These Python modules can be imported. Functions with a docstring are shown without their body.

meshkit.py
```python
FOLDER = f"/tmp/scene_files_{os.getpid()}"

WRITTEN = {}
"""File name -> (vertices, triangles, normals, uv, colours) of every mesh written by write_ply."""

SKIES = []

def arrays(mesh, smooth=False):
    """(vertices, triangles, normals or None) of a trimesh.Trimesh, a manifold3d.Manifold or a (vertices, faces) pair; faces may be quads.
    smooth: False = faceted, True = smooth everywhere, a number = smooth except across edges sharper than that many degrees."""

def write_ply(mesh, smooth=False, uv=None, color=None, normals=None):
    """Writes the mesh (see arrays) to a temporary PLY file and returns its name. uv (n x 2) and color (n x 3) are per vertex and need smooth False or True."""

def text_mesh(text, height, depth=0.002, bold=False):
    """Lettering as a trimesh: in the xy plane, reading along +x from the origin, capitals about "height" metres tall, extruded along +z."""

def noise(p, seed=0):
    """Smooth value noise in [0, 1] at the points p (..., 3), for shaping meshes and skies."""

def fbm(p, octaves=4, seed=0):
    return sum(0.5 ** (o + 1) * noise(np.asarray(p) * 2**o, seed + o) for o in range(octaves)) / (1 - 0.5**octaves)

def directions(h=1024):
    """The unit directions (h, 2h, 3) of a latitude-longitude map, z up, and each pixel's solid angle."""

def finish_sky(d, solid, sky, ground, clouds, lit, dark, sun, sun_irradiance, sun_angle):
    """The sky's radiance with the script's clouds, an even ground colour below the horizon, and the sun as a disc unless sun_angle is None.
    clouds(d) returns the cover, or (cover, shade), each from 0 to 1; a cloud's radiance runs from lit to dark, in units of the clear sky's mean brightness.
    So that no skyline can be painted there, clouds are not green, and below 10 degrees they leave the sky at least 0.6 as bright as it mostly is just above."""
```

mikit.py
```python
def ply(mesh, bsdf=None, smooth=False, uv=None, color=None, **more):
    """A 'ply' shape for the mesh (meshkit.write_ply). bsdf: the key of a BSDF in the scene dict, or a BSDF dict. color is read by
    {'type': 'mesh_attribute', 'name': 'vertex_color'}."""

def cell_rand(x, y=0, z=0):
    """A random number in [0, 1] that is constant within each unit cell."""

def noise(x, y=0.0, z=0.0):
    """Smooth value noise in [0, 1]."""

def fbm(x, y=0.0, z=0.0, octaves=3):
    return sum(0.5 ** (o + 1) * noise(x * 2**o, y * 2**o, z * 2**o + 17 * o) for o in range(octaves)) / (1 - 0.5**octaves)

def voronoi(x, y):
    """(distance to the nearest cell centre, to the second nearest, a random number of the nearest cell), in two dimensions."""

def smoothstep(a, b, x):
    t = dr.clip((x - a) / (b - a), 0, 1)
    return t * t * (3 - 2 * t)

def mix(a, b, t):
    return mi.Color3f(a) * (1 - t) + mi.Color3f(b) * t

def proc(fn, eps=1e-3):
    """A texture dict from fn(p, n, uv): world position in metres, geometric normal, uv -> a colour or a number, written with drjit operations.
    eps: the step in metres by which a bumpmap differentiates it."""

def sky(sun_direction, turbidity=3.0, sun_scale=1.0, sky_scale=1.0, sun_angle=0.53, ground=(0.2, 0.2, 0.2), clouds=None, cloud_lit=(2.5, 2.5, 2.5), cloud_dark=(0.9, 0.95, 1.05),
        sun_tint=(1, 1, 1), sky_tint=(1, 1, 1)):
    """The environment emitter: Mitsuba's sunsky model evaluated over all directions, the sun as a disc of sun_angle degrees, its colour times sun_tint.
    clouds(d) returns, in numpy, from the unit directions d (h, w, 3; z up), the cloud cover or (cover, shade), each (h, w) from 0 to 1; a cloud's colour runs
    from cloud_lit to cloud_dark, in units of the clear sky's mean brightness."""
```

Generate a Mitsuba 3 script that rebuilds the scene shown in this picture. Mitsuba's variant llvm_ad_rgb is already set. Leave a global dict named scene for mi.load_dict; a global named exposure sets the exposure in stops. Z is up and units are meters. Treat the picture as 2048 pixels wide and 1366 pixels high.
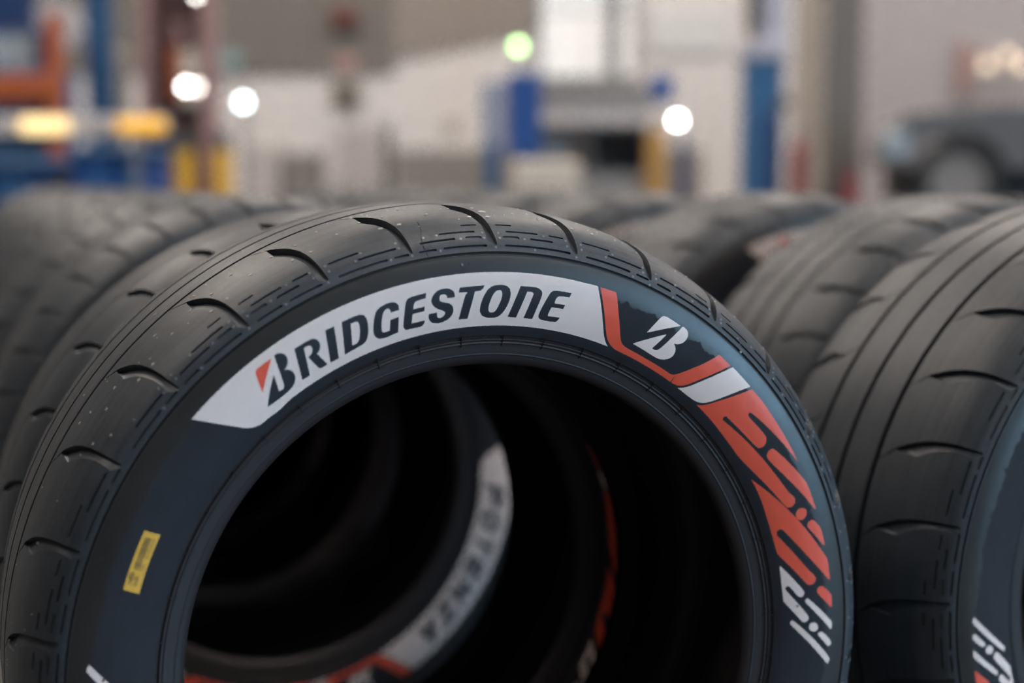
import math
import numpy as np
import trimesh
import drjit as dr
import mitsuba as mi
import manifold3d as m3
from scipy.interpolate import PchipInterpolator
from shapely import LineString, union_all
import meshkit
import mikit
from mikit import noise, fbm, smoothstep, mix

T = mi.ScalarTransform4f
scene, labels = {"type": "scene"}, {}
rng = np.random.default_rng(7)

# ------------------------------------------------------------------ camera, lights, exposure
exposure = 1.55
CAM_Z = 0.7186
PITCH = math.radians(5.87)
scene["camera"] = {
    "type": "thinlens", "fov": math.degrees(2 * math.atan(1024 / 3100.0)), "fov_axis": "x",
    "aperture_radius": 0.0118, "focus_distance": 1.19, "near_clip": 0.05, "far_clip": 200.0,
    "to_world": T().look_at(origin=[0, 0, CAM_Z], target=[0, math.cos(PITCH), CAM_Z - math.sin(PITCH)], up=[0, 0, 1]),
}
LAMP = dict(warm=(1.0, 0.89, 0.79), cool=(0.86, 0.95, 1.0))
CEILING_LAMP_RADIANCE = 15.0
WINDOW_RADIANCE = (1.4, 2.7, 3.9)


def rgb(*c):
    return {"type": "rgb", "value": [float(x) for x in c]}


# ------------------------------------------------------------------ materials
def plastic(key, color, rough=0.5, spec=0.5, **more):
    scene[key] = {"type": "twosided", "bsdf": {"type": "principled", "base_color": color if isinstance(color, dict) else rgb(*color), "roughness": rough, "specular": spec, **more}}
    return key


def tread_color(base, dust, amount):
    def fn(p, n, uv):
        u, s = uv.x, uv.y
        streak = fbm(u * 9.0, s * 420.0, 3.0, octaves=3)
        patch = fbm(u * 22.0, s * 26.0, 9.0, octaves=3)
        grain = noise(u * 900.0, s * 900.0)
        t = dr.clip(amount * (0.25 + 0.9 * patch) + 0.5 * (streak - 0.5) + 0.22 * (grain - 0.5), 0.0, 1.0)
        return mix(base, dust, t)
    return mikit.proc(fn)


def sidewall_color(p, n, uv):
    x, s = uv.x, uv.y
    edge = 0.0762 + 0.0050 * (fbm(x * 30.0, 4.0, 1.0, octaves=4) - 0.5) + 0.0058 * (fbm(x * 260.0, 2.0, 7.0, octaves=3) - 0.5)
    t = smoothstep(-0.0004, 0.0004, s - edge)
    mott = fbm(x * 30.0, s * 60.0, 2.0, octaves=3)
    return mix((0.0150, 0.0150, 0.0210), (0.0225, 0.0200, 0.0190), t) * (0.82 + 0.36 * mott)


def sidewall_rough(p, n, uv):
    x, s = uv.x, uv.y
    edge = 0.0762 + 0.0050 * (fbm(x * 30.0, 4.0, 1.0, octaves=4) - 0.5) + 0.0058 * (fbm(x * 260.0, 2.0, 7.0, octaves=3) - 0.5)
    t = smoothstep(-0.0004, 0.0004, s - edge)
    return 0.78 - 0.43 * t + 0.06 * (fbm(x * 40.0, s * 90.0, 5.0, octaves=2) - 0.5)


plastic("mat_tread", tread_color((0.022, 0.0265, 0.0325), (0.068, 0.0765, 0.088), 0.55), 0.46)
plastic("mat_sidewall", mikit.proc(sidewall_color), mikit.proc(sidewall_rough))
plastic("mat_bead", (0.020, 0.0155, 0.0170), 0.55)
plastic("mat_white_print", (0.88, 0.71, 0.645), 0.42)
plastic("mat_orange_print", (0.86, 0.105, 0.055), 0.42)
plastic("mat_black_print", (0.013, 0.014, 0.022), 0.5)
plastic("mat_yellow_sticker", (0.80, 0.43, 0.055), 0.45)
plastic("mat_sticker_ink", (0.03, 0.022, 0.012), 0.5)
plastic("mat_nub", (0.16, 0.17, 0.18), 0.3)  # gloss of the cut faces painted into a paler grey
plastic("mat_chip", (0.50, 0.46, 0.42), 0.5)

# ------------------------------------------------------------------ tyre: cross-section and mappings
R0 = 0.35
PROFILE = np.array([(0, .2286), (.0035, .2292), (.008, .2330), (.0105, .2385), (.0120, .2440), (.0150, .2500), (.0205, .2600), (.0245, .2720), (.0268, .2850), (.0272, .2950),
                    (.0268, .3006), (.0256, .3080), (.0238, .3147), (.0205, .3212), (.0150, .3275), (.006, .3340), (-.006, .3400), (-.020, .3442), (-.040, .3477), (-.0765, .3499), (-.124, .3505)])
_t = np.r_[0, np.cumsum(np.linalg.norm(np.diff(PROFILE, axis=0), axis=1))]
_sp = PchipInterpolator(_t, PROFILE)
_dsp = _sp.derivative()
SMAX = float(_t[-1])
S_EDGE = 0.0962


def section(s):
    """(a, r) and the outward normal (na, nr) at arc length s across the whole outer surface, bead to bead."""
    s = np.asarray(s, float)
    far = s > SMAX
    q = np.clip(np.where(far, 2 * SMAX - s, s), 0, SMAX)
    ar, d = _sp(q), _dsp(q)
    n = np.stack([d[..., 1], -d[..., 0]], -1)
    n /= np.linalg.norm(n, axis=-1, keepdims=True) + 1e-12
    a = np.where(far, -0.248 - ar[..., 0], ar[..., 0])
    na = np.where(far, -n[..., 0], n[..., 0])
    return a, ar[..., 1], na, n[..., 1]


def wrap(phi, s, h):
    """Tyre-local point (x to the right of the face, y away from the face, z up) and outward normal."""
    a, r, na, nr = section(s)
    a, r = a + na * h, r + nr * h
    c, d = np.cos(phi), np.sin(phi)
    return np.stack([r * d, -a, r * c], -1), np.stack([nr * d, -na, nr * c], -1)


def ply_n(v, f, n, uv=None):
    return {"type": "ply", "filename": meshkit.write_ply((v, f), False, uv, None, normals=n), "face_normals": False}


def with_bsdf(d, key, to_world=None):
    d = {**d, "bsdf": {"type": "ref", "id": key}}
    if to_world is not None:
        d["to_world"] = to_world
    return d


def flat_to_tyre(man, radius, lift=0.0, base_cut=None):
    """A manifold modelled flat (x along the circumference in metres at 'radius', y = s, z = height) laid on the tyre; its top keeps the tyre's smooth normals."""
    m = man.to_mesh()
    v, f = np.asarray(m.vert_properties[:, :3], float), np.asarray(m.tri_verts, int)
    tri = v[f]
    fn = np.cross(tri[:, 1] - tri[:, 0], tri[:, 2] - tri[:, 0])
    fn /= np.linalg.norm(fn, axis=1, keepdims=True) + 1e-20
    top = tri[:, :, 2].max()
    keep = np.ones(len(f), bool)
    if base_cut is not None:
        keep = ~((tri[:, :, 2] < base_cut + 1e-6).all(1))
    is_top = (np.abs(tri[:, :, 2] - top) < 1e-6).all(1) & (fn[:, 2] > 0.9)
    p, n = wrap(v[:, 0] / radius, v[:, 1], v[:, 2] + lift)
    ft, fo = f[is_top & keep], f[~is_top & keep]
    used, inv = np.unique(ft, return_inverse=True)
    q = p[fo]
    nn = np.cross(q[:, 1] - q[:, 0], q[:, 2] - q[:, 0])
    nn /= np.linalg.norm(nn, axis=1, keepdims=True) + 1e-20
    corner_n, vid = np.repeat(nn, 3, axis=0), fo.reshape(-1)
    order = np.argsort(vid, kind="stable")
    sv, sn = vid[order], corner_n[order]
    acc = sn.copy()
    for step in range(1, 9):                     # average with the faces round the same vertex that bend less than 40 degrees
        for a, b in ((slice(step, None), slice(None, -step)), (slice(None, -step), slice(step, None))):
            ok = (sv[a] == sv[b]) & ((sn[a] * sn[b]).sum(1) > 0.766)
            acc[a] += np.where(ok[:, None], sn[b], 0.0)
    acc /= np.linalg.norm(acc, axis=1, keepdims=True) + 1e-20
    corner_n[order] = acc
    V = np.vstack([p[used], q.reshape(-1, 3)])
    N = np.vstack([n[used], corner_n])
    UV = np.vstack([v[used][:, :2], v[fo].reshape(-1, 3)[:, :2]])
    F = np.vstack([inv.reshape(-1, 3), len(used) + np.arange(len(fo) * 3).reshape(-1, 3)])
    return ply_n(V, F, N, UV)


def polygon(pts, holes=()):
    cs = m3.CrossSection([np.asarray(pts, float)], m3.FillRule.NonZero) if len(pts) else m3.CrossSection()
    if cs.is_empty() or cs.area() <= 0:
        cs = m3.CrossSection([np.asarray(pts, float)[::-1]], m3.FillRule.NonZero)
    for h in holes:
        cs = cs - polygon(h)
    return cs


def rounded(pts, limit=50, rounds=2):
    """Chaikin smoothing of the gentle bends of a closed outline; sharp corners stay."""
    pts = np.asarray(pts, float)
    for _ in range(rounds):
        a, b = np.roll(pts, 1, 0), np.roll(pts, -1, 0)
        d0, d1 = pts - a, b - pts
        turn = np.degrees(np.abs(np.arctan2(d0[:, 0] * d1[:, 1] - d0[:, 1] * d1[:, 0], (d0 * d1).sum(1))))
        out = []
        for k in range(len(pts)):
            if turn[k] > limit or turn[k] < 2:
                out.append(pts[k])
            else:
                out += [pts[k] - d0[k] * 0.25, pts[k] + d1[k] * 0.25]
        pts = np.array(out)
    return pts


# ------------------------------------------------------------------ traced marks: (metres along a circle of radius 0.3, metres across the sidewall), in 0.01 mm
DATA = {
    'banner_tip': [(-25076,8072),(-24261,6647),(-23085,4847),(-22781,4478),(-22285,4109),(-21720,3899),(-21145,3899),(-19801,3759)],
    'banner_end': [(8833,8110),(9117,7557),(9994,5973),(10627,4923),(11035,4408),(11366,4116),(11684,3925)],
    'B_red': [(-17998,7391),(-19165,7417),(-19396,7398),(-19570,7232),(-19654,7061),(-20057,5877),(-20031,5820)],
    'B': [(-17730,7430),(-17492,7442),(-17245,7328),(-17057,7124),(-17003,6863),(-17062,6577),(-17267,6323),(-17444,6208),(-17746,6119),(-17467,6024),(-17277,5795),(-17208,5470),(-17275,5171),(-17535,4860),(-17876,4675),(-18320,4561),(-19243,4535),(-20483,4637),(-20112,5031),(-19342,5725),(-18580,6310),(-18993,5025),(-18656,4981),(-18481,5051),(-18357,5248)],
    'R': [(-16224,7003),(-14882,6997),(-14554,6902),(-14361,6679),(-14328,6316),(-14482,6030),(-14700,5865),(-14899,5801),(-14519,4631),(-15183,4624),(-15303,4733),(-15637,5916),(-15337,5973),(-15115,6132),(-15018,6329),(-15036,6558),(-15198,6673),(-15584,6673),(-16218,4612),(-16946,4650)],
    'I': [(-13538,7016),(-12802,6997),(-13469,4618),(-14239,4637)],
    'D': [(-12142,7029),(-10840,7042),(-10459,6927),(-10289,6730),(-10247,6335),(-10342,5839),(-10560,5260),(-10820,4930),(-11174,4764),(-12893,4656)],
    'D_hole': [(-11554,6634),(-11064,6628),(-10951,6520),(-10958,6227),(-11069,5827),(-11276,5369),(-11470,5140),(-11668,5051),(-12055,5038)],
    'G': [(-8278,6335),(-7602,6348),(-7551,6552),(-7602,6819),(-7792,7003),(-8127,7080),(-8734,7042),(-9196,6914),(-9540,6603),(-9874,5960),(-10037,5489),(-10069,5133),(-9959,4847),(-9681,4669),(-9110,4580),(-8049,4694),(-7733,5846),(-8481,5801),(-8707,5031),(-9195,5019),(-9330,5114),(-9360,5305),(-9249,5744),(-9037,6259),(-8814,6584),(-8530,6723),(-8364,6673),(-8294,6539)],
    'E': [(-5227,7073),(-6534,7042),(-6795,6940),(-6963,6730),(-7133,6266),(-7493,5203),(-7537,4917),(-7387,4682),(-6096,4612),(-5826,4701),(-5711,4853),(-5631,5044),(-6794,5051),(-6587,5757),(-5592,5763),(-5500,6100),(-6483,6094),(-6319,6520),(-6142,6647),(-5320,6711)],
    'S': [(-3607,6412),(-2972,6399),(-2952,6634),(-3049,6889),(-3326,7092),(-3673,7156),(-4086,7143),(-4342,7067),(-4637,6870),(-4857,6603),(-4928,6342),(-4819,6011),(-4510,5731),(-4029,5521),(-3851,5362),(-3874,5197),(-4128,5000),(-4385,4974),(-4538,5070),(-4569,5222),(-4548,5458),(-5226,5458),(-5318,5216),(-5224,4904),(-4986,4682),(-4538,4586),(-4333,4599),(-3942,4656),(-3550,4802),(-3253,5082),(-3114,5413),(-3194,5769),(-3428,5998),(-3916,6138),(-4151,6234),(-4254,6393),(-4190,6660),(-3996,6768),(-3761,6730),(-3596,6596)],
    'T': [(-2511,7067),(-2615,6717),(-1896,6679),(-2089,6456),(-2190,6215),(-2710,4637),(-1916,4624),(-1293,6685),(-870,6704),(-689,6787),(-489,7099)],
    'O': [(659,7118),(1141,7105),(1481,6972),(1689,6647),(1700,6202),(1576,5693),(1328,5165),(1054,4815),(691,4605),(171,4554),(-363,4631),(-707,4822),(-872,5152),(-820,5610),(-653,6106),(-416,6545),(-117,6895),(241,7067)],
    'O_hole': [(675,6736),(890,6692),(991,6526),(985,6189),(892,5852),(714,5451),(527,5108),(313,4993),(54,5000),(-102,5146),(-115,5464),(-19,5858),(144,6253),(375,6609)],
    'N': [(2476,7073),(3637,7092),(4017,7029),(4298,6838),(4368,6622),(4327,6335),(3922,4618),(3133,4624),(3591,6374),(3641,6571),(3509,6704),(3073,6704),(2444,4624),(1673,4656)],
    'E2': [(5386,7054),(6807,7073),(6706,6730),(5850,6679),(5681,6577),(5589,6418),(5549,6068),(6496,6081),(6418,5763),(5380,5738),(5220,5140),(5259,5012),(6351,5038),(6232,4758),(6010,4612),(4770,4618),(4493,4752),(4394,4981),(4593,5738),(4915,6577),(5100,6914)],
    'orange_stripe': [(9042,8091),(10435,8110),(10678,7716),(11237,6615),(11896,5610),(12418,4834),(12761,4573),(13249,4427),(15197,4402),(14844,4389),(18028,4434),(18389,4427),(18722,4586),(19560,5769),(20286,6883),(20827,8085),(22203,8066),(21574,6838),(20381,4796),(20086,4383),(19733,4109),(19323,3969),(18939,3937),(18829,4453),(18777,4453),(18838,3925),(15248,3899),(13156,3899),(12426,3925),(11947,4052),(11352,4383),(10863,4936),(10129,6132),(9296,7608)],
    'emblem_flag': [(14255,6253),(14751,7767),(14927,7996),(15176,8078),(16627,8034),(16598,7983),(14330,6253)],
    'emblem': [(16837,8091),(17230,8072),(17504,7900),(17653,7589),(17633,7162),(17431,6844),(17167,6654),(16895,6564),(17224,6380),(17409,6075),(17450,5680),(17256,5318),(16900,5044),(16447,4892),(15892,4860),(13662,4955),(13687,5031),(15833,6825),(15899,6806),(15416,5343),(15754,5343),(15973,5477),(16100,5731)],
    'white_block': [(22436,8110),(24723,8091),(24225,7131),(23180,5076),(22826,4554),(22448,4217),(21879,4026),(21179,3944),(19793,3906),(20239,4249),(20581,4701),(21732,6774)],
    'orange_fork': [(24968,8047),(26017,8104),(27210,8097),(28506,8072),(29862,8072),(31186,8078),(32603,8059),(26538,6819),(26304,6704),(26339,6475),(26562,6399),(28866,6692),(29249,6571),(29587,6189),(29553,5776),(29263,5502),(25418,5025),(25090,5025),(25018,4771),(25193,4618),(34162,6132),(34908,6469),(35182,6577),(35514,6533),(35794,6227),(35798,5827),(35555,5572),(30890,4224),(28915,3874),(28481,3887),(27101,3855),(25851,3874),(24080,3906),(22377,3899),(22781,4224),(23064,4554),(24225,6545)],
    'orange_dash': [(30426,5928),(30176,6240),(30195,6603),(30466,6793),(34511,8047),(34512,8047),(34907,8053),(36941,8085),(36924,7970),(32161,6183),(30678,5839)],
    'orange_dot': [(36298,6902),(36525,7181),(36816,7213),(37142,7022),(37322,6723),(37296,6450),(37067,6208),(36724,6157),(36432,6297),(36258,6564)],
    'orange_dash_001': [(37701,7569),(38568,8027),(38777,8059),(40148,8085),(40129,7932),(38186,6902),(37914,6902),(37691,7105),(37649,7328)],
    'orange_fork_001': [(31781,3918),(41361,8059),(41424,8097),(43141,8104),(43134,7932),(40472,6215),(37676,4853),(37511,4771),(37411,4542),(37545,4294),(37823,4230),(38062,4268),(41656,6068),(42550,6749),(42864,6793),(43192,6564),(43264,6176),(43048,5865),(39935,3995),(39591,3874),(38071,3836),(35695,3867),(33596,3956)],
    'orange_dash_002': [(43550,7353),(44401,8072),(44632,8142),(45493,8129),(45501,7970),(44199,6863),(43915,6755),(43636,6870),(43522,7118)],
    'white_fork': [(41014,3867),(40945,3944),(43633,5629),(43954,5680),(44233,5445),(44203,5229),(44059,5063),(43173,4529),(42980,4338),(43155,4116),(43447,4128),(45960,5884),(46238,5979),(46533,5808),(46609,5559),(46461,5305),(44546,3918),(44375,3855),(42700,3842)],
    'white_dash': [(44422,5941),(46658,8002),(46854,8117),(47317,8104),(47410,7977),(44859,5738),(44618,5674),(44455,5795)],
    'white_dot': [(47109,6806),(47313,6749),(47454,6596),(47495,6380),(47425,6170),(47260,6011),(47042,5954),(46831,6005),(46685,6151),(46646,6361),(46724,6577),(46894,6743)],
    'white_dash_001': [(47529,7118),(47673,7360),(48388,8072),(48712,8097),(48869,7805),(47935,6902),(47740,6774),(47562,6889)],
    'white_dash_002': [(46342,4561),(46513,4802),(49819,8078),(50069,8072),(50351,7932),(50238,7748),(46865,4459),(46620,4351),(46419,4421)],
    'sticker': [(-38201,6564),(-38344,5350),(-33507,5388),(-33598,6590)],
    'nub': [(-21.82,0.1141),(-21.7,0.1079),(-16.95,0.1134),(-18.05,0.108),(-12.18,0.1135),(-12.08,0.1079),(-13.66,0.1001),(-10.77,0.0995),(-8.4,0.1132),(-6.59,0.1135),(-6.76,0.0995),(-22.52,0.1004),(-0.36,0.113),(-0.31,0.1074),(-3.56,0.1077),(1.87,0.1127),(1.87,0.1074),(5.39,0.1074),(1.05,0.0995),(6.68,0.0988),(8.26,0.1128),(-6.75,0.0995),(-4.13,0.0873),(11.49,0.112),(11.53,0.1066),(13.7,0.1116),(13.73,0.1065),(12.88,0.0985),(18.53,0.1111),(17.42,0.106),(21.86,0.0977),(23.33,0.1102),(23.41,0.1052),(24.73,0.097),(25.53,0.11),(25.59,0.105),(28.88,0.1095),(28.8,0.0969),(32.06,0.104),(35.34,0.1039),(35.23,0.1083),(37.46,0.1072),(37.61,0.1037),(41.09,0.1032),(42.51,0.0954),(43.87,0.1078),(49.57,0.1027),(-21.8,0.1139),(-21.73,0.1081),(-27.27,0.1139),(-30.03,0.1086),(-28.75,0.1002),(-23.97,0.1139),(-23.89,0.1083),(-22.52,0.1002),(-33.58,0.1139),(-33.56,0.1086),(-35.71,0.1085),(-34.35,0.1003),(-35.72,0.1144),(-30.08,0.1087),(-28.72,0.1001),(-35.8,0.1142),(-35.75,0.1083),(-34.36,0.1002),(-38.99,0.1085),(-42.02,0.114),(-42.14,0.1001),(-45.36,0.1135),(-45.39,0.1136),(-45.31,0.1081),(-47.59,0.1135),(-47.53,0.1076),(-52.35,0.1133),(-49.03,0.1001)],
    'chip': [(-10.31,0.1359),(-12.79,0.1359),(-17.87,0.1487),(-19.34,0.1742),(-14.15,0.1869),(-11.17,0.1605),(-7.49,0.1731),(-8.21,0.1793),(-6.02,0.148),(-9.37,0.1868),(-12.61,0.1872),(-14.3,0.1604),(-22.09,0.1362),(-0.94,0.1356),(1.54,0.1355),(1.47,0.1479),(5.49,0.146),(0.73,0.1597),(-2.49,0.1597),(10.82,0.1339),(8.78,0.1404),(10.84,0.134),(13.31,0.1335),(17.49,0.1432),(16.27,0.1339),(-22.16,0.1365),(-22.87,0.16),(-24.63,0.1365),(-31.25,0.1737),(-29.69,0.1486),(-33.96,0.1366),(-26.15,0.1602),(-26.07,0.1869),(-33.95,0.1368),(-36.43,0.1361),(-34.76,0.1604),(-38.02,0.1601),(-41.6,0.1482),(-43.07,0.1721),(-45.83,0.1361),(-36.34,0.1858),(-41,0.2301),(-48.31,0.1359),(-50.89,0.1598),(-53.41,0.1474),(-55.02,0.1724),(-56.87,0.182),(-55.49,0.1228),(-57.61,0.1351),(-54.26,0.2301)],
    'dash': [(-55.2238,0.1008,-49.6154,0.0997),(-52.8536,0.1071,-47.9815,0.1074),(-48.3441,0.1003,-46.5419,0.1),(-44.9574,0.1002,-42.6931,0.1002),(-44.4842,0.1081,-39.7948,0.1079),(-41.5745,0.1146,-36.8657,0.1149),(-41.4625,0.102,-35.6086,0.1013),(-38.0571,0.1232,-36.3103,0.123),(-38.0282,0.1086,-36.2811,0.1086),(-33.345,0.1231,-31.4451,0.1231),(-32.8945,0.1085,-30.9377,0.1087),(-32.8428,0.1018,-29.3391,0.1013),(-32.3184,0.1155,-28.0906,0.1153),(-29.1071,0.1081,-26.1234,0.108),(-27.95,0.1011,-23.482,0.1007),(-26.2609,0.1146,-24.3371,0.1146),(-21.2336,0.1137,-17.3322,0.1137),(-20.8789,0.1005,-14.2096,0.1003),(-17.5306,0.1082,-12.545,0.1078),(-13.0136,0.1006,-11.2434,0.1001),(-9.5721,0.1006,-7.3955,0.1001),(-9.0582,0.1079,-4.4237,0.1076),(-6.148,0.1015,-0.2984,0.1009),(-6.1151,0.1146,-1.459,0.1144),(-2.6724,0.1228,-0.8157,0.122),(-2.6581,0.1085,-0.8855,0.1083),(2.069,0.1223,3.9955,0.1221),(2.5242,0.1009,5.9981,0.1),(2.5446,0.1079,4.4477,0.1074),(3.1275,0.1145,7.3892,0.1139),(6.1147,0.1006,11.8729,0.1001),(6.3316,0.1072,9.3511,0.1067),(9.2273,0.1132,11.1033,0.1133),(14.1065,0.1118,18.0778,0.1114),(14.5098,0.0988,21.2482,0.098),(17.9332,0.1055,22.9488,0.1048),(22.4707,0.0978,24.2743,0.0975),(25.9878,0.0973,28.1243,0.0972),(26.4097,0.1049,31.0965,0.1046),(29.3289,0.11,34.0245,0.1097),(29.3342,0.0981,35.3285,0.0975),(32.7063,0.1163,34.5586,0.1165),(32.8705,0.1043,34.7405,0.1048),(37.5363,0.116,39.3039,0.1153),(38.1194,0.104,40.1196,0.1036),(38.1824,0.0971,41.6374,0.0971),(38.7109,0.1097,42.8474,0.1092),(42.0603,0.1029,45.0627,0.1027),(43.1497,0.096,47.7304,0.0966),(44.7966,0.1076,46.835,0.1086)],}


def outline(key, smooth=True):
    p = np.array(DATA[key], float) * 1e-5
    return rounded(p) if smooth else p


RD = 0.3          # radius at which the print's x coordinate is measured
HALF = math.pi * RD


def decal(cs, height):
    """The print as (fine mesh for the foreground tyre, coarser and slightly thicker mesh for the blurred ones)."""
    fine = cs.extrude(height + 0.0003).translate([0, 0, -0.0003]).refine_to_length(0.0045 if height > 0.0003 else 0.006)
    coarse = cs.extrude(2.4 * height + 0.0003).translate([0, 0, -0.0003]).refine_to_length(0.012)
    return flat_to_tyre(fine, RD), flat_to_tyre(coarse, RD)


def turned(cs):
    return cs.translate([HALF, 0])


# the two white bands
_tip, _end = outline("banner_tip", False), outline("banner_end", False)
_x0, _x1 = _tip[-1, 0], _end[-1, 0]
_band = np.vstack([_tip, np.stack([np.linspace(_x0, _x1, 30)[1:-1], np.full(28, 0.03925)], 1), _end[::-1], np.stack([np.linspace(_end[0, 0], _tip[0, 0], 30)[1:-1], np.full(28, 0.0808)], 1)])
BAND = polygon(rounded(_band, 40, 1))
H1, H2 = 0.00022, 0.00036
prints = []       # (name under its holder, holder name or None, shape dict, material, label or None)


GLYPHS = {"P": [[(.13, 0), (.13, .87), (.62, .87), (.84, .76), (.84, .56), (.62, .44), (.13, .44)]], "O": [[(.36, .13), (.16, .30), (.16, .70), (.36, .87), (.64, .87), (.84, .70), (.84, .30), (.64, .13), (.36, .13)]],
          "T": [[(0, .87), (1, .87)], [(.5, 0), (.5, .87)]], "E": [[(1, .87), (.14, .87), (.14, .13), (1, .13)], [(.14, .5), (.9, .5)]], "N": [[(.14, 0), (.14, .87), (.26, .87), (.74, .13), (.86, .13), (.86, 1)]],
          "Z": [[(0, .87), (.84, .87), (.16, .13), (1, .13)]], "A": [[(.10, 0), (.43, .87), (.57, .87), (.90, 0)], [(.22, .28), (.78, .28)]]}


def glyph(ch, x0, x1, s0, s1, shear):
    """A heavy slanted capital as strokes, laid out in metres on the sidewall."""
    shape = union_all([LineString(p).buffer(0.135, cap_style="flat", join_style="mitre") for p in GLYPHS[ch]])
    def place(ring):
        q = np.array(ring.coords)[:-1]
        return np.stack([x0 + (x1 - x0) * q[:, 0] + shear * (q[:, 1] - 0.5), s0 + (s1 - s0) * q[:, 1]], 1)
    return decal(polygon(place(shape.exterior), [place(r) for r in shape.interiors]), H2)


def add_print(name, holder, d, mat, label=None):
    prints.append((name, holder, d, mat, label))


add_print("white_band", None, decal(BAND, H1), "mat_white_print", "white band printed with a maker's name in black")
add_print("red_corner", "white_band", decal(polygon(outline("B_red")), H2), "mat_orange_print")
for ch in ("B", "R", "I", "D", "G", "E", "S", "T", "O", "N", "E2"):
    cs = polygon(rounded(np.array(DATA[ch]) * 1e-5), [rounded(np.array(DATA[ch + "_hole"]) * 1e-5)] if ch + "_hole" in DATA else [])
    add_print("letter", "white_band", decal(cs, H2), "mat_black_print")
add_print("white_band_001", None, decal(turned(BAND), H1), "mat_white_print", "white band printed with a model name in black")
for k, ch in enumerate("POTENZA"):
    x0 = HALF - 0.185 + k * 0.0352
    add_print("letter", "white_band_001", glyph(ch, x0, x0 + 0.0285, 0.0465, 0.0705, 0.008), "mat_black_print")
for name, mat in (("orange_stripe", "mat_orange_print"), ("emblem_flag", "mat_white_print"), ("emblem", "mat_white_print"), ("white_block", "mat_white_print"), ("orange_fork", "mat_orange_print"),
                  ("orange_dash", "mat_orange_print"), ("orange_dot", "mat_orange_print"), ("orange_dash_001", "mat_orange_print"), ("orange_fork_001", "mat_orange_print"),
                  ("orange_dash_002", "mat_orange_print"), ("white_fork", "mat_white_print"), ("white_dash", "mat_white_print"), ("white_dot", "mat_white_print"),
                  ("white_dash_001", "mat_white_print"), ("white_dash_002", "mat_white_print")):
    cs = polygon(outline(name))
    stem = name.split("_0")[0]
    add_print(stem, None, decal(cs, H1), mat)
    add_print(stem, None, decal(turned(cs), H1), mat)

# the yellow bar code sticker
_q = outline("sticker", False)          # left-bottom, right-bottom, right-top, left-top as it hangs


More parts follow.
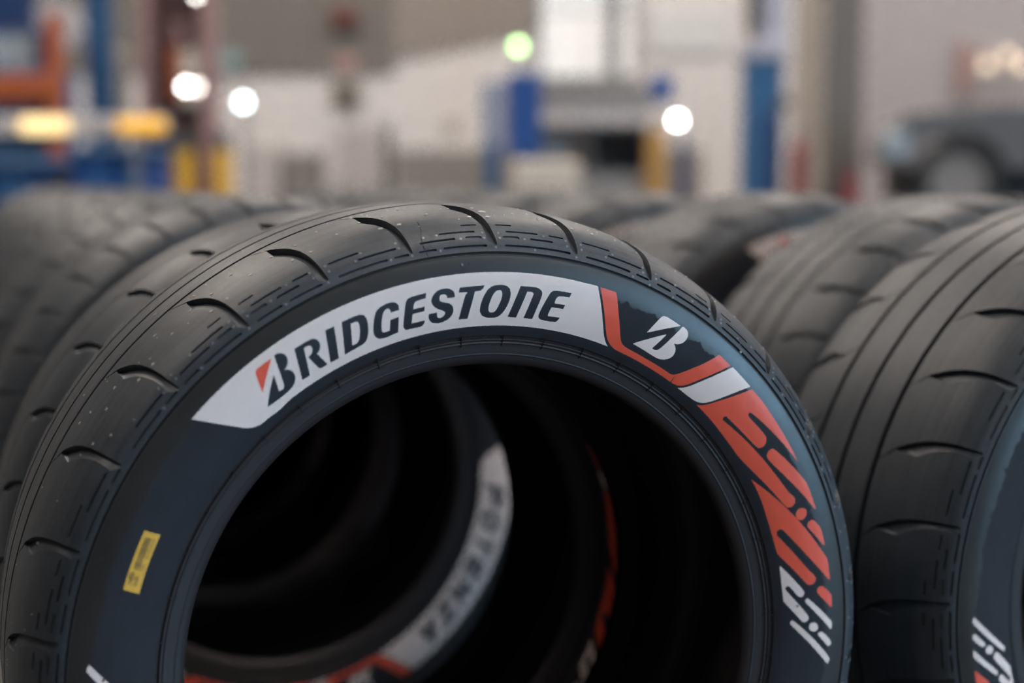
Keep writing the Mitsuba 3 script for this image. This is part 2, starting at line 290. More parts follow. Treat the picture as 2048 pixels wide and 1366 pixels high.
def on_sticker(u, v):
    """u runs up the sticker (the reading direction), v from its right edge to its left edge."""
    u, v = np.asarray(u, float)[..., None], np.asarray(v, float)[..., None]
    return (_q[1] * (1 - u) + _q[2] * u) * (1 - v) + (_q[0] * (1 - u) + _q[3] * u) * v


def sticker_shape(u, v, z0, z1, f):
    xs = on_sticker(u, v)
    z = np.where(np.asarray(f) > 0.5, z1, z0)
    return wrap(xs[:, 0] / RD, xs[:, 1], z)


def sticker_rects(rects, h):
    V, F = [], []
    for u0, u1, v0, v1 in rects:
        b = len(V)
        V += [(u, v, t) for t in (0, 1) for u, v in ((u0, v0), (u1, v0), (u1, v1), (u0, v1))]
        F += [(b + i, b + j, b + k) for i, j, k in ((4, 5, 6), (4, 6, 7), (0, 1, 5), (0, 5, 4), (1, 2, 6), (1, 6, 5), (2, 3, 7), (2, 7, 6), (3, 0, 4), (3, 4, 7))]
    V = np.array(V, float)
    p, n = sticker_shape(V[:, 0], V[:, 1], -0.0001, h, V[:, 2])
    return ply_n(p, np.array(F), n)


def sticker_text(text, u0, u1, v0, v1):
    m = meshkit.text_mesh(text, 1.0, 0.1)
    v = np.array(m.vertices)
    lo, hi = v.min(0), v.max(0)
    w = (v - lo) / (hi - lo)
    p, n = sticker_shape(u0 + (u1 - u0) * w[:, 0], v0 + (v1 - v0) * w[:, 1], 0.0, 0.00026, w[:, 2])
    return ply_n(p, np.array(m.faces), n)


def sticker_arc(u, v, r, a0, a1, w):
    out = []
    asp = 0.0122 / 0.0457
    for k in range(14):
        t = [math.radians(a0 + (a1 - a0) * (k + d) / 14) for d in (0, 1)]
        out.append([(u + rr * asp * math.cos(t[i]), v + rr * math.sin(t[i])) for i, rr in ((0, r - w), (1, r - w), (1, r + w), (0, r + w))])
    V, F = [], []
    for quad in out:
        b = len(V)
        V += [(x, y, 1) for x, y in quad]
        F += [(b, b + 1, b + 2), (b, b + 2, b + 3)]
    V = np.array(V, float)
    p, n = sticker_shape(V[:, 0], V[:, 1], 0, 0.00026, V[:, 2])
    return p, np.array(F), n


def joined(items):
    V, F, N, b = [], [], [], 0
    for p, f, n in items:
        V.append(p); F.append(f + b); N.append(n); b += len(p)
    return ply_n(np.vstack(V), np.vstack(F), np.vstack(N))


_g = np.linspace(0, 1, 11)
STICKER = sticker_rects([(_g[i], _g[i + 1], _v, _v + 0.25) for i in range(10) for _v in (0, .25, .5, .75)], 0.00016)
bars, u = [], 0.365
brng = np.random.default_rng(81)
while u < 0.895:
    w = float(brng.choice([0.0042, 0.0042, 0.0085, 0.0125]))
    bars.append((u, min(u + w, 0.9), 0.40, 0.80))
    u += w + float(brng.choice([0.0042, 0.0042, 0.008]))
BARCODE = sticker_rects(bars, 0.00026)
TEXT_A = sticker_text("FIA", 0.365, 0.475, 0.16, 0.34)
TEXT_B = sticker_text("81600048", 0.575, 0.905, 0.16, 0.34)
_arcs = [sticker_arc(0.232, 0.55, r, 20, 160, 0.028) for r in (0.13, 0.22, 0.31)] + [sticker_arc(0.225, 0.50, 0.03, 0, 360, 0.03)]
ICON = joined(_arcs)
ICON_BOX = sticker_rects([(0.11, 0.118, 0.33, 0.80), (0.11, 0.27, 0.32, 0.37), (0.262, 0.27, 0.32, 0.48), (0.11, 0.16, 0.76, 0.81)], 0.00026)
ICON_TEXT = sticker_text("RFID", 0.128, 0.25, 0.40, 0.52)

# ------------------------------------------------------------------ tyre: tread, sidewall, bead, liner
ARC_UP = [(-5.45, .2040), (-4.25, .1937), (-3.20, .1858), (-3.00, .1840), (-2.60, .1785), (-2.25, .1737), (-1.46, .1609), (-.88, .1486), (-.45, .1347), (-.24, .1243), (-.13, .1142), (-.04, .1061), (0, .1018)]
ARC_LOW = [(-5.47, .2030), (-4.42, .1928), (-3.42, .1843), (-3.50, .1790), (-3.64, .1585), (-3.20, .1528), (-2.50, .1455), (-2.02, .1388), (-1.62, .1305), (-1.30, .1226), (-1.25, .1131), (-1.36, .1064), (-.40, .1007)]
ARC_DEPTH = [.0018, .0035, .0042, .0046, .0050, .0054, .0056, .0056, .0055, .0050, .0042, .0030, .0012]


def arc_cutter(phi_deg, scale=1.0, mirror=False):
    n = len(ARC_UP)
    V = []
    for (pu, su), (pl, sl), d in zip(ARC_UP, ARC_LOW, ARC_DEPTH):
        xu, xl = math.radians(phi_deg + pu * scale) * R0, math.radians(phi_deg + pl * scale) * R0
        if mirror:
            xu, xl, su, sl = math.radians(2 * phi_deg) * R0 - xu, math.radians(2 * phi_deg) * R0 - xl, 2 * SMAX - su, 2 * SMAX - sl
        V += [(xu, su, 0.002), (xu, su, -d), (xl, sl, -max(0.0004, 0.38 * d)), (xl, sl, 0.002)]
    F = [(0, 1, 2), (0, 2, 3)]
    for k in range(n - 1):
        a, b = 4 * k, 4 * k + 4
        for i in range(4):
            j = (i + 1) % 4
            F += [(a + i, b + i, b + j), (a + i, b + j, a + j)]
    e = 4 * (n - 1)
    F += [(e, e + 2, e + 1), (e, e + 3, e + 2)]
    for order in (1, -1):
        m = m3.Manifold(m3.Mesh(np.array(V, np.float32), np.array(F, np.uint32)[:, ::order]))
        if m.status() == m3.Error.NoError and m.volume() > 0:
            return m
    return m3.Manifold()


def slot(x0, s0, x1, s1, w):
    d = np.array([x1 - x0, s1 - s0])
    L = np.linalg.norm(d)
    d /= L
    nrm = np.array([-d[1], d[0]]) * w / 2
    p0, p1 = np.array([x0, s0]), np.array([x1, s1])
    ends = [p1 + nrm * math.cos(t) + d * (w / 2) * math.sin(t) for t in np.linspace(0, math.pi, 5)] + [p0 - nrm * math.cos(t) - d * (w / 2) * math.sin(t) for t in np.linspace(0, math.pi, 5)]
    return polygon(ends)


def row_of(s):
    rows = np.array([0.1008, 0.1082, 0.1146, 0.1230])
    return float(rows[np.argmin(abs(rows - s))])


ARC_ANGLES = [1.294 + 11.8 * k for k in range(-7, 8)]
ARC_ANGLES += [ARC_ANGLES[-1] + (360 - 165.2) / 16 * k for k in range(1, 16)]


def tread_mesh(arc_angles, scale, dashes, edge):
    length = 2 * math.pi * R0
    slab = m3.Manifold.cube([length, 2 * SMAX - 2 * S_EDGE, 0.008]).translate([-length / 2, S_EDGE, -0.008])
    deep = [polygon([(-length, s - w / 2), (length, s - w / 2), (length, s + w / 2), (-length, s + w / 2)]) for s, w in ((0.2068, 0.0072), (SMAX, 0.0072), (2 * SMAX - 0.2068, 0.0072))]
    cut = [m3.CrossSection.batch_boolean(deep, m3.OpType.Add).extrude(0.02).translate([0, 0, -0.0052])]
    for a in arc_angles:
        a = (a + 180) % 360 - 180
        for wrapped in ((0, 360) if a < -170 else (0, -360) if a > 176 else (0,)):
            cut += [arc_cutter(a + wrapped, scale), arc_cutter(a + wrapped + 6.0 * scale, scale, True)]
    if dashes:
        fine, wide = [], []
        seen = [(math.radians(p0) * R0, row_of((s0 + s1) / 2), math.radians(p1) * R0) for p0, s0, p1, s1 in DATA["dash"]]
        pitch = math.radians(11.8 * 2) * R0
        block = [(x0, s, x1) for x0, s, x1 in seen if -pitch * 2 < x0 < 0]
        for lap in range(2, 5):
            seen += [(x0 + pitch * lap + pitch * 0.0, s, x1 + pitch * lap) for x0, s, x1 in block if x0 + pitch * lap > math.radians(47.5) * R0 and (lap < 3 or x0 < -pitch)]
        for x0, s, x1 in [(x0 - pitch * 2, s, x1 - pitch * 2) for x0, s, x1 in seen if -math.radians(50) * R0 < x0 < -0.02]:
            if x1 < math.radians(-56) * R0:
                seen.append((x0, s, x1))
        for x0, s, x1 in seen:
            (wide if abs(s - 0.1082) < 1e-4 and x1 - x0 < 0.013 else fine).append(slot(x0, s, x1, s, 0.0031 if abs(s - 0.1082) < 1e-4 and x1 - x0 < 0.013 else 0.0019))
            fine.append(slot(-x0, 2 * SMAX - s, -x1, 2 * SMAX - s, 0.0019))
        cut.append(m3.CrossSection.batch_boolean(fine, m3.OpType.Add).extrude(0.01).translate([0, 0, -0.0022]))
        cut.append(m3.CrossSection.batch_boolean(wide, m3.OpType.Add).extrude(0.01).translate([0, 0, -0.0011]))
        scar = [np.array([math.radians(p) * R0, s]) for p, s in ((-7.9, .1345), (-8.0, .128), (-8.25, .121), (-8.75, .113), (-8.9, .106), (-8.7, .0965))]
        cut.append(m3.CrossSection.batch_boolean([slot(a[0], a[1], b[0], b[1], 0.0007) for a, b in zip(scar[:-1], scar[1:])], m3.OpType.Add).extrude(0.01).translate([0, 0, -0.0007]))
    body = slab - m3.Manifold.batch_boolean(cut, m3.OpType.Add)
    return flat_to_tyre(body.refine_to_length(edge), R0, lift=0.0008, base_cut=-0.008)


TREAD = tread_mesh(ARC_ANGLES, 1.0, True, 0.008)
TREAD_PLAIN = tread_mesh(ARC_ANGLES, 1.0, False, 0.017)
TREAD_SHORT = tread_mesh([9.0 * k for k in range(40)], 0.76, False, 0.014)


def revolve(s, h, nphi, flip=False):
    """A surface of revolution over the section positions s with heights h above the section."""
    a, r, na, nr = section(s)
    P = np.stack([a + na * h, r + nr * h], 1)
    d = np.gradient(P, axis=0)
    n = np.stack([d[:, 1], -d[:, 0]], 1)
    n /= np.linalg.norm(n, axis=1, keepdims=True) + 1e-12
    if flip:
        n = -n
    phi = np.linspace(-math.pi, math.pi, nphi + 1)
    c, q = np.cos(phi)[:, None], np.sin(phi)[:, None]
    V = np.stack([P[:, 1] * q, -P[:, 0] + 0 * q, P[:, 1] * c], -1)
    N = np.stack([n[:, 1] * q, -n[:, 0] + 0 * q, n[:, 1] * c], -1)
    UV = np.stack([phi[:, None] * RD + 0 * P[:, 0], s + 0 * c], -1)
    k, m = len(phi), len(s)
    i, j = np.meshgrid(np.arange(k - 1), np.arange(m - 1), indexing="ij")
    q0 = (i * m + j).ravel()
    F = np.vstack([np.stack([q0, q0 + 1, q0 + m + 1], 1), np.stack([q0, q0 + m + 1, q0 + m], 1)])
    if flip:
        F = F[:, ::-1]
    # make the winding agree with the normals
    Vf = V.reshape(-1, 3)
    g = np.cross(Vf[F[0, 1]] - Vf[F[0, 0]], Vf[F[0, 2]] - Vf[F[0, 0]])
    if g @ N.reshape(-1, 3)[F[0, 0]] < 0:
        F = F[:, ::-1]
    return ply_n(Vf, F, N.reshape(-1, 3), UV.reshape(-1, 2))


def bump(s, at, w, h):
    return h * np.exp(-((s - at) / w) ** 2)


def groove(s, a, b, h, soft=0.0004):
    return h * (1 / (1 + np.exp(-(s - a) / soft))) * (1 / (1 + np.exp((s - b) / soft)))


S_SPLIT = 0.0312
_sb = np.unique(np.r_[np.linspace(0, 0.012, 14), np.linspace(0.012, S_SPLIT, 110)])
_hb = bump(_sb, 0.0236, 0.00055, 0.0009) + bump(_sb, 0.0266, 0.0005, 0.0008) + groove(_sb, 0.0272, 0.0296, -0.0016, 0.00015) + bump(_sb, 0.0140, 0.0006, 0.0004)
_ss = np.unique(np.r_[np.linspace(S_SPLIT, 0.0915, 44), np.linspace(0.0915, 0.0985, 40)])
_hs = groove(_ss, 0.0946, 0.0958, -0.0012, 0.00012) + bump(_ss, 0.0940, 0.0005, 0.00025) + groove(_ss, 0.0955, 0.11, -0.0004, 0.0001)
BEAD, SIDEWALL = revolve(_sb, _hb, 540), revolve(_ss, _hs, 540)
BEAD_LOW, SIDEWALL_LOW = revolve(_sb[::5], _hb[::5], 180), revolve(_ss[::2], _hs[::2], 220)
BEAD_FAR, SIDEWALL_FAR = revolve(2 * SMAX - _sb[::-6], 0 * _sb[::-6], 180), revolve(2 * SMAX - _ss[::-4], 0 * _ss[::-4], 180)
_sl = np.linspace(0, 2 * SMAX, 44)
LINER = revolve(_sl, -0.0045 - 0.0065 * np.clip(np.sin(np.pi * _sl / (2 * SMAX)) * 6, 0, 1), 140, flip=True)


def little(items):
    """Small blocks laid on the tyre: (phi, s, half length along, half width across, height, turn)."""
    V, F, N = [], [], []
    b = 0
    for phi, s, hx, hs, h, turn in items:
        k = 10
        t = np.arange(k) * 2 * math.pi / k
        x, y = hx * np.cos(t), hs * np.sin(t)
        c, q = math.cos(turn), math.sin(turn)
        x, y = x * c - y * q, x * q + y * c
        ph, sv = phi + x / R0, s + y
        p0, n0 = wrap(ph, sv, np.full(k, -0.0004))
        p1, n1 = wrap(phi + 0.8 * x / R0, s + 0.8 * y, np.full(k, h))
        pc, nc = wrap(np.array([phi]), np.array([s]), np.array([h * 1.15]))
        V += [p0, p1, pc]; N += [0.4 * n1 + (p0 - pc) / (np.linalg.norm(p0 - pc, axis=1, keepdims=True) + 1e-9), n1, nc]
        i = np.arange(k); j = (i + 1) % k
        F += [b + np.vstack([np.stack([i, j, k + j], 1), np.stack([i, k + j, k + i], 1), np.stack([k + i, k + j, 0 * i + 2 * k], 1)])]
        b += 2 * k + 1
    N = np.vstack(N)
    N /= np.linalg.norm(N, axis=1, keepdims=True)
    return ply_n(np.vstack(V), np.vstack(F), N)


def ring_loops(items, r, w):
    V, F, N, b = [], [], [], 0
    for phi, s in items:
        t = np.linspace(0, 2 * math.pi, 17)[:-1]
        for rr, h in ((r - w, 0.0), (r, 0.0005), (r + w, 0.0)):
            p, n = wrap(phi + rr * np.cos(t) / 0.255, s + rr * np.sin(t), np.full(16, h))
            V.append(p); N.append(n)
        i = np.arange(16); j = (i + 1) % 16
        for q in (0, 16):
            F.append(b + np.vstack([np.stack([q + i, q + j, q + 16 + j], 1), np.stack([q + i, q + 16 + j, q + 16 + i], 1)]))
        b += 48
    return ply_n(np.vstack(V), np.vstack(F), np.vstack(N))


_nubs = [(math.radians(p), s, 0.0013, 0.0013, 0.0011, 0.0) for p, s in DATA["nub"]]
for k in range(8):                                           # the same nubs go on round the tyre where the photo does not look
    for p, s in DATA["nub"]:
        if -46 < p < -22.4 and (k > 2 or k < 0):
            _nubs.append((math.radians(p + 23.6 * (k + 1)), s, 0.0013, 0.0013, 0.0011, 0.0))
NUBS = little(_nubs)
_chips = []
for k, (p, s) in enumerate(DATA["chip"]):
    big = 1.5 if k in (0, 1, 13, 14) else 2.6 if k == 15 else 1.0
    _chips.append((math.radians(p), s, 0.0014 * big * (0.8 + 0.5 * rng.random()), 0.0009 * big, 0.00135, 0.4 * (rng.random() - 0.5)))
for k in range(60):
    _chips.append((math.radians(rng.uniform(-100, 60)), rng.uniform(0.125, 0.20), 0.0009 * rng.uniform(0.4, 1), 0.00045, 0.0011, 0.5 * (rng.random() - 0.5)))
CHIPS = little(_chips)
VEINS = little([(math.radians(-58.0 + 7.66 * k), 0.0262, 0.0004, 0.0062, 0.0011, rng.uniform(-0.05, 0.05)) for k in range(47)])
LOOPS = ring_loops([(math.radians(-65.66 + 15.32 * k), 0.0333) for k in range(23)], 0.0018, 0.0007)
KNURL = little([(math.radians(0.5 * k), 0.0284, 0.0005, 0.0011, -0.0004, 0.0) for k in range(720)])
PITS = little([(math.radians(p), s, 0.0016, 0.0013, 0.0005, 0.0) for p, s in ((-62, .062), (-57, .069), (-51, .0865), (-50.6, .045), (-76, .066), (-79, .052), (-70, .0865), (-86, .069), (-83, .045), (-57.5, .048), (86, .05), (100, .06), (92, .089), (-3.0, .0875))])


def tyre(name, loc, yaw, roll, label, group, tread, tread_mat, printed=True, detail=False, size=1.0):
    w = T().translate([loc[0], loc[1], loc[2] * size]).rotate([0, 0, 1], yaw).rotate([0, 1, 0], roll).scale([size, size * (0.8 if size < 1 else 1.0), size])
    labels[name] = {"label": label, "category": "tyre", "group": group}

    def part(sub, d, mat, label=None):
        key, k = f"{name}__{sub}", 0
        while key in scene:
            k += 1
            key = f"{name}__{sub}_{k:03d}"
        scene[key] = with_bsdf(d, mat, w)
        if label:
            labels[key] = {"label": label}
        return key

    part("tread", tread, tread_mat)
    part("sidewall", SIDEWALL if detail else SIDEWALL_LOW, "mat_sidewall")
    part("sidewall", SIDEWALL_FAR, "mat_bead")
    part("bead", BEAD if detail else BEAD_LOW, "mat_bead")
    part("bead", BEAD_FAR, "mat_bead")
    part("inner_liner", LINER, "mat_bead")
    if printed:
        for sub, holder, d, mat, lab in prints:
            part(sub if holder is None else f"{holder}__{sub}", d[0 if detail else 1], mat, lab)
    if detail:
        part("vent_nub", NUBS, "mat_nub", "rubber vent nubs on the shoulder, painted pale for their gloss"); labels[f"{name}__vent_nub"]["kind"] = "stuff"
        part("grit_speck", CHIPS, "mat_chip", "pale specks of grit stuck on the tread"); labels[f"{name}__grit_speck"]["kind"] = "stuff"
        part("moulding_vein", VEINS, "mat_bead"); labels[f"{name}__moulding_vein"] = {"kind": "stuff"}
        part("moulding_loop", LOOPS, "mat_bead"); labels[f"{name}__moulding_loop"] = {"kind": "stuff"}
        part("rim_knurl", KNURL, "mat_bead"); labels[f"{name}__rim_knurl"] = {"kind": "stuff"}
        part("rubber_pip", PITS, "mat_black_print"); labels[f"{name}__rubber_pip"] = {"kind": "stuff"}
        part("sticker", STICKER, "mat_yellow_sticker", "small yellow sticker with a bar code and number")
        part("sticker__barcode", BARCODE, "mat_sticker_ink")
        part("sticker__inscription", TEXT_A, "mat_sticker_ink")
        part("sticker__inscription", TEXT_B, "mat_sticker_ink")
        part("sticker__radio_icon", ICON, "mat_sticker_ink")
        part("sticker__radio_icon_frame", ICON_BOX, "mat_sticker_ink")
        part("sticker__inscription", ICON_TEXT, "mat_sticker_ink")


YAW = 20.246
_c, _s = math.cos(math.radians(YAW)), math.sin(math.radians(YAW))
TYRE_Z = 0.3513


def spot(right, back):
    """A place on the floor: metres to the right of the front tyre's middle and metres behind its face, along the rows."""
    return (-0.0254 + right * _c - back * _s, 1.1809 + right * _s + back * _c, TYRE_Z)


MID, RIGHT = "tyres standing in the middle row", "tyres standing in the right row"
TYRES = [
    # right, back, extra yaw, roll, printed, tread, material, group, label
    (0.0, 0.0, 0, 0, True, "full", "mat_tread", MID, "sharp black racing tyre in the foreground with white lettered band and yellow sticker", 1.0),
    (-0.005, 0.335, 0, 34, True, "plain", "mat_tread", MID, "black tyre directly behind the sharp foreground tyre, its tread edge showing at left", 0.985),
    (0.0, 0.765, 0, -50, True, "short", "mat_tread", MID, "blocky black tyre whose white lettered band shows through the foreground tyre's hole", 1.0),
    (-0.01, 1.13, 1, 40, False, "short", "mat_tread", MID, "blurred tyre fourth from the front in the middle row, upper left", 1.0),
    (0.0, 1.50, 0, 100, False, "plain", "mat_tread", MID, "blurred tyre fifth from the front in the middle row, upper left", 1.0),
    (0.0, 1.86, -1, 10, False, "short", "mat_tread", MID, "blurred tyre sixth from the front in the middle row, upper left", 1.0),
    (0.01, 2.22, 0, 70, False, "plain", "mat_tread", MID, "much blurred tyre seventh from the front in the middle row", 1.0),
    (0.0, 2.60, 0, 31, False, "plain", "mat_tread", MID, "much blurred tyre eighth in the middle row", 1.0),
    (0.0, 3.00, 1, 51, False, "plain", "mat_tread", MID, "far blurred tyre ninth in the middle row", 1.0),
    (0.02, 3.40, 0, 17, False, "plain", "mat_tread", MID, "far blurred tyre tenth in the middle row", 1.0),
    (-0.02, 3.80, 0, 3, False, "plain", "mat_tread", MID, "far blurred tyre eleventh in the middle row", 1.0),
    (0.0, 4.20, 0, 80, False, "plain", "mat_tread", MID, "far blurred tyre last in the middle row, at the left edge", 1.0),
    (0.735, 0.0, 1.5, -7, True, "full", "mat_tread", RIGHT, "large grooved tyre at the right edge with white and orange dashes on its sidewall", 1.0),
    (0.856, 0.453, 0, 2.3, True, "full", "mat_tread", RIGHT, "grey brown grooved tyre just behind the large tyre at the right edge", 1.0),
    (0.833, 0.89, 0, 23, True, "plain", "mat_tread", RIGHT, "blurred tyre third in the right row with a white band on its sidewall", 1.0),
    (0.80, 1.36, 0, 10, True, "plain", "mat_tread", RIGHT, "blurred tyre fourth in the right row, above the foreground tyre's right shoulder", 1.0),
    (0.80, 1.80, 0, 60, False, "plain", "mat_tread", RIGHT, "much blurred tyre fifth in the right row", 1.0),
    (0.80, 2.25, 0, 20, False, "plain", "mat_tread", RIGHT, "much blurred tyre sixth in the right row", 1.0),
    (0.82, 2.70, 0, 44, False, "plain", "mat_tread", RIGHT, "far blurred tyre seventh in the right row", 1.0),
    (0.80, 3.15, 1, 9, False, "plain", "mat_tread", RIGHT, "far blurred tyre eighth in the right row", 1.0),
    (0.81, 3.60, 0, 70, False, "plain", "mat_tread", RIGHT, "far blurred tyre last in the right row", 1.0),
]
_count = {}
for k, (x, b, dy, roll, printed, tr, mat, group, label, size) in enumerate(TYRES):
    tyre("tyre" if k == 0 else f"tyre_{k:03d}", spot(x, b), YAW + dy, roll, label, group, {"full": TREAD, "plain": TREAD_PLAIN, "short": TREAD_SHORT}[tr], mat, printed, k == 0, size)

# ------------------------------------------------------------------ the hall: shell
def plaster(a, b, scale):
    def fn(p, n, uv):
        t = fbm(p.x * scale, p.y * scale + p.z * 0.3, p.z * scale, octaves=3)
        return mix(a, b, smoothstep(0.25, 0.75, t))
    return mikit.proc(fn)


plastic("mat_floor", plaster((0.085, 0.085, 0.085), (0.125, 0.12, 0.115), 2.5), 0.5)
plastic("mat_cream_wall", (0.66, 0.635, 0.625), 0.8)
plastic("mat_taupe_wall", (0.255, 0.225, 0.205), 0.8)
plastic("mat_dado_grey", (0.215, 0.20, 0.19), 0.7)
plastic("mat_dim_wall", (0.16, 0.148, 0.135), 0.8)
plastic("mat_pink_grey_wall", (0.40, 0.38, 0.40), 0.8)
plastic("mat_side_wall", (0.42, 0.40, 0.385), 0.8)
plastic("mat_ceiling", (0.60, 0.60, 0.60), 0.8)
plastic("mat_pale_panel", (0.62, 0.63, 0.64), 0.6)
plastic("mat_steel_frame", (0.20, 0.215, 0.23), 0.5)
for key, col, rough in (("blue", (0.022, 0.115, 0.27), 0.45), ("royal_blue", (0.020, 0.085, 0.31), 0.4), ("navy", (0.014, 0.045, 0.14), 0.45), ("orange", (0.44, 0.105, 0.032), 0.45), ("brown", (0.075, 0.036, 0.034), 0.5),
                        ("rose", (0.38, 0.235, 0.22), 0.5), ("beige", (0.66, 0.59, 0.50), 0.55), ("yellow", (0.80, 0.44, 0.04), 0.45), ("white", (0.68, 0.655, 0.65), 0.5), ("grey", (0.26, 0.25, 0.25), 0.5),
                        ("light_grey", (0.56, 0.53, 0.525), 0.5), ("dark", (0.022, 0.024, 0.027), 0.5), ("charcoal", (0.06, 0.068, 0.075), 0.5), ("screen", (0.33, 0.41, 0.46), 0.3), ("red", (0.22, 0.028, 0.034), 0.45),
                        ("dark_red", (0.12, 0.03, 0.025), 0.5), ("khaki", (0.15, 0.125, 0.085), 0.6), ("lavender", (0.45, 0.46, 0.55), 0.5), ("teal", (0.24, 0.36, 0.36), 0.5), ("body_grey", (0.135, 0.142, 0.155), 0.35),
                        ("tan", (0.40, 0.36, 0.325), 0.5), ("amber", (0.50, 0.27, 0.07), 0.5)):
    plastic("mat_" + key, col, rough)
scene["mat_chrome"] = {"type": "roughconductor", "material": "Cr", "alpha": 0.12}


def rbox(x0, x1, y0, y1, z0, z1, r=0.012):
    """A box with chamfered edges, as a manifold."""
    r = min(r, (x1 - x0) / 3, (y1 - y0) / 3, (z1 - z0) / 3)
    pts = []
    for x in (x0, x1):
        for y in (y0, y1):
            for z in (z0, z1):
                sx, sy, sz = (1 if x == x0 else -1), (1 if y == y0 else -1), (1 if z == z0 else -1)
                pts += [(x + sx * r, y + sy * r, z), (x + sx * r, y, z + sz * r), (x, y + sy * r, z + sz * r)]
    return m3.Manifold.hull_points(np.array(pts, float))


def cyl(x, y, z0, z1, r0, r1=None, n=28):
    return m3.Manifold.cylinder(z1 - z0, r0, r0 if r1 is None else r1, n).translate([x, y, z0])


def lying(x, y, z, r, length, n=32):
    """A cylinder along y, centred on (x, y, z)."""
    return m3.Manifold.cylinder(length, r, r, n, True).rotate([90, 0, 0]).translate([x, y, z])


def put(key, man, mat, label=None, cat=None, group=None, kind=None, smooth=30, emit=None, to_world=None, weight=0.05):
    k0, k = key, 0
    while key in scene:
        k += 1
        key = f"{k0}_{k:03d}"
    d = with_bsdf(mikit.ply(man, smooth=smooth), mat, to_world)
    if emit is not None:
        d["emitter"] = {"type": "area", "radiance": rgb(*emit), "sampling_weight": weight}
    scene[key] = d
    rec = {}
    if label: rec["label"] = label
    if cat: rec["category"] = cat
    if group: rec["group"] = group
    if kind: rec["kind"] = kind
    if rec: labels[key] = rec
    return key


def thing(key, label, cat, group=None):
    k0, k = key, 0
    while key in labels:
        k += 1
        key = f"{k0}_{k:03d}"
    labels[key] = {"label": label, "category": cat}
    if group:
        labels[key]["group"] = group
    return key


X0, X1, Y0, Y1, H = -9.0, 8.5, -6.0, 14.0, 5.6
put("floor", m3.Manifold.cube([X1 - X0 + .4, Y1 - Y0 + .4, .1]).translate([X0 - .2, Y0 - .2, -.1]), "mat_floor", kind="structure", label="grey concrete floor under the tyres")
put("ceiling", m3.Manifold.cube([X1 - X0 + .4, Y1 - Y0 + .4, .1]).translate([X0 - .2, Y0 - .2, H]), "mat_ceiling", kind="structure", label="pale hall ceiling")
put("wall_back", m3.Manifold.cube([X1 - X0, .2, H]).translate([X0, Y1, 0]), "mat_cream_wall", kind="structure", label="cream back wall of the hall")
put("wall_back__dado", rbox(-1.05, 1.7, Y1 - .03, Y1, 0, 1.01), "mat_dado_grey", label="grey lower band of the wall")
put("wall_back__upper_panel", polygon([(-1.04, 1.80), (0.10, 2.02), (0.24, 2.05), (0.24, H - .05), (-1.04, H - .05)]).extrude(.03).rotate([90, 0, 0]).translate([0, Y1, 0]), "mat_taupe_wall", label="taupe upper area with slanted lower edge")  # darker wall area with a slanted lower edge
put("wall_back__upper_panel", rbox(X0, -1.05, Y1 - .05, Y1, 1.69, H), "mat_dim_wall", label="dim grey brown upper panel")
put("wall_back__upper_panel", rbox(3.1, X1, Y1 - .05, Y1, 0, H), "mat_pink_grey_wall", label="pinkish grey wall panel on the right")
put("wall_back__upper_panel", rbox(1.2, 1.9, Y1 - .04, Y1, 1.86, 2.26), "mat_pale_panel", label="pale rectangular panel")
put("wall_left", m3.Manifold.cube([.2, Y1 - Y0 + .4, H]).translate([X0 - .2, Y0 - .2, 0]), "mat_dim_wall", kind="structure", label="plain left wall")
put("wall_front", m3.Manifold.cube([X1 - X0, .2, H]).translate([X0, Y0 - .2, 0]), "mat_dim_wall", kind="structure", label="plain wall behind the camera")

# right wall with a broad window: sill wall, head wall, piers, frames and daylit panes
WIN_Z0, WIN_Z1 = 0.12, 3.4
wins = [(-5.6, -0.5)]
rw = m3.Manifold.cube([.2, Y1 - Y0 + .4, H]).translate([X1, Y0 - .2, 0])
for a, b in wins:
    rw = rw - m3.Manifold.cube([.6, b - a, WIN_Z1 - WIN_Z0]).translate([X1 - .2, a, WIN_Z0])
put("wall_right", rw, "mat_side_wall", kind="structure", label="right wall with a broad window")
for k, (a, b) in enumerate(wins):
    w = f"window_{k + 1}"
    labels[w] = {"kind": "structure", "label": "broad frosted daylight window in the right wall"}
    fr = m3.Manifold.cube([.08, b - a, WIN_Z1 - WIN_Z0]).translate([X1 + .05, a, WIN_Z0])
    n = 3
    for i in range(n):
        p0 = a + .06 + i * (b - a - .06) / n
        p1 = a + (i + 1) * (b - a - .06) / n
        fr = fr - m3.Manifold.cube([.3, p1 - p0, WIN_Z1 - WIN_Z0 - .12]).translate([X1 - .05, p0, WIN_Z0 + .06])
        put(f"{w}__pane", m3.Manifold.cube([.012, p1 - p0, WIN_Z1 - WIN_Z0 - .12]).translate([X1 + .09, p0, WIN_Z0 + .06]), "mat_pale_panel", emit=WINDOW_RADIANCE, weight=1.0)
    put(f"{w}__frame", fr, "mat_steel_frame")

# back-wall window with backlit panes
labels["window_2"] = {"kind": "structure", "label": "bright glazed opening in the back wall behind the blue machine"}
put("window_2__frame", rbox(.22, 1.12, Y1 - .06, Y1, 1.60, 1.66) + rbox(.22, .26, Y1 - .06, Y1, 1.66, 3.0) + rbox(1.08, 1.12, Y1 - .06, Y1, 1.66, 3.0), "mat_steel_frame")
for a, b, z0, z1 in ((.26, .66, 1.66, 2.2), (.68, 1.08, 1.66, 2.2)):
    put("window_2__pane", rbox(a, b, Y1 - .03, Y1 - .015, z0, z1, .002), "mat_pale_panel", emit=(.125, .122, .115))
put("window_2__pane", rbox(.26, 1.08, Y1 - .03, Y1 - .015, 2.23, 3.0, .002), "mat_pale_panel", emit=(.09, .095, .097))

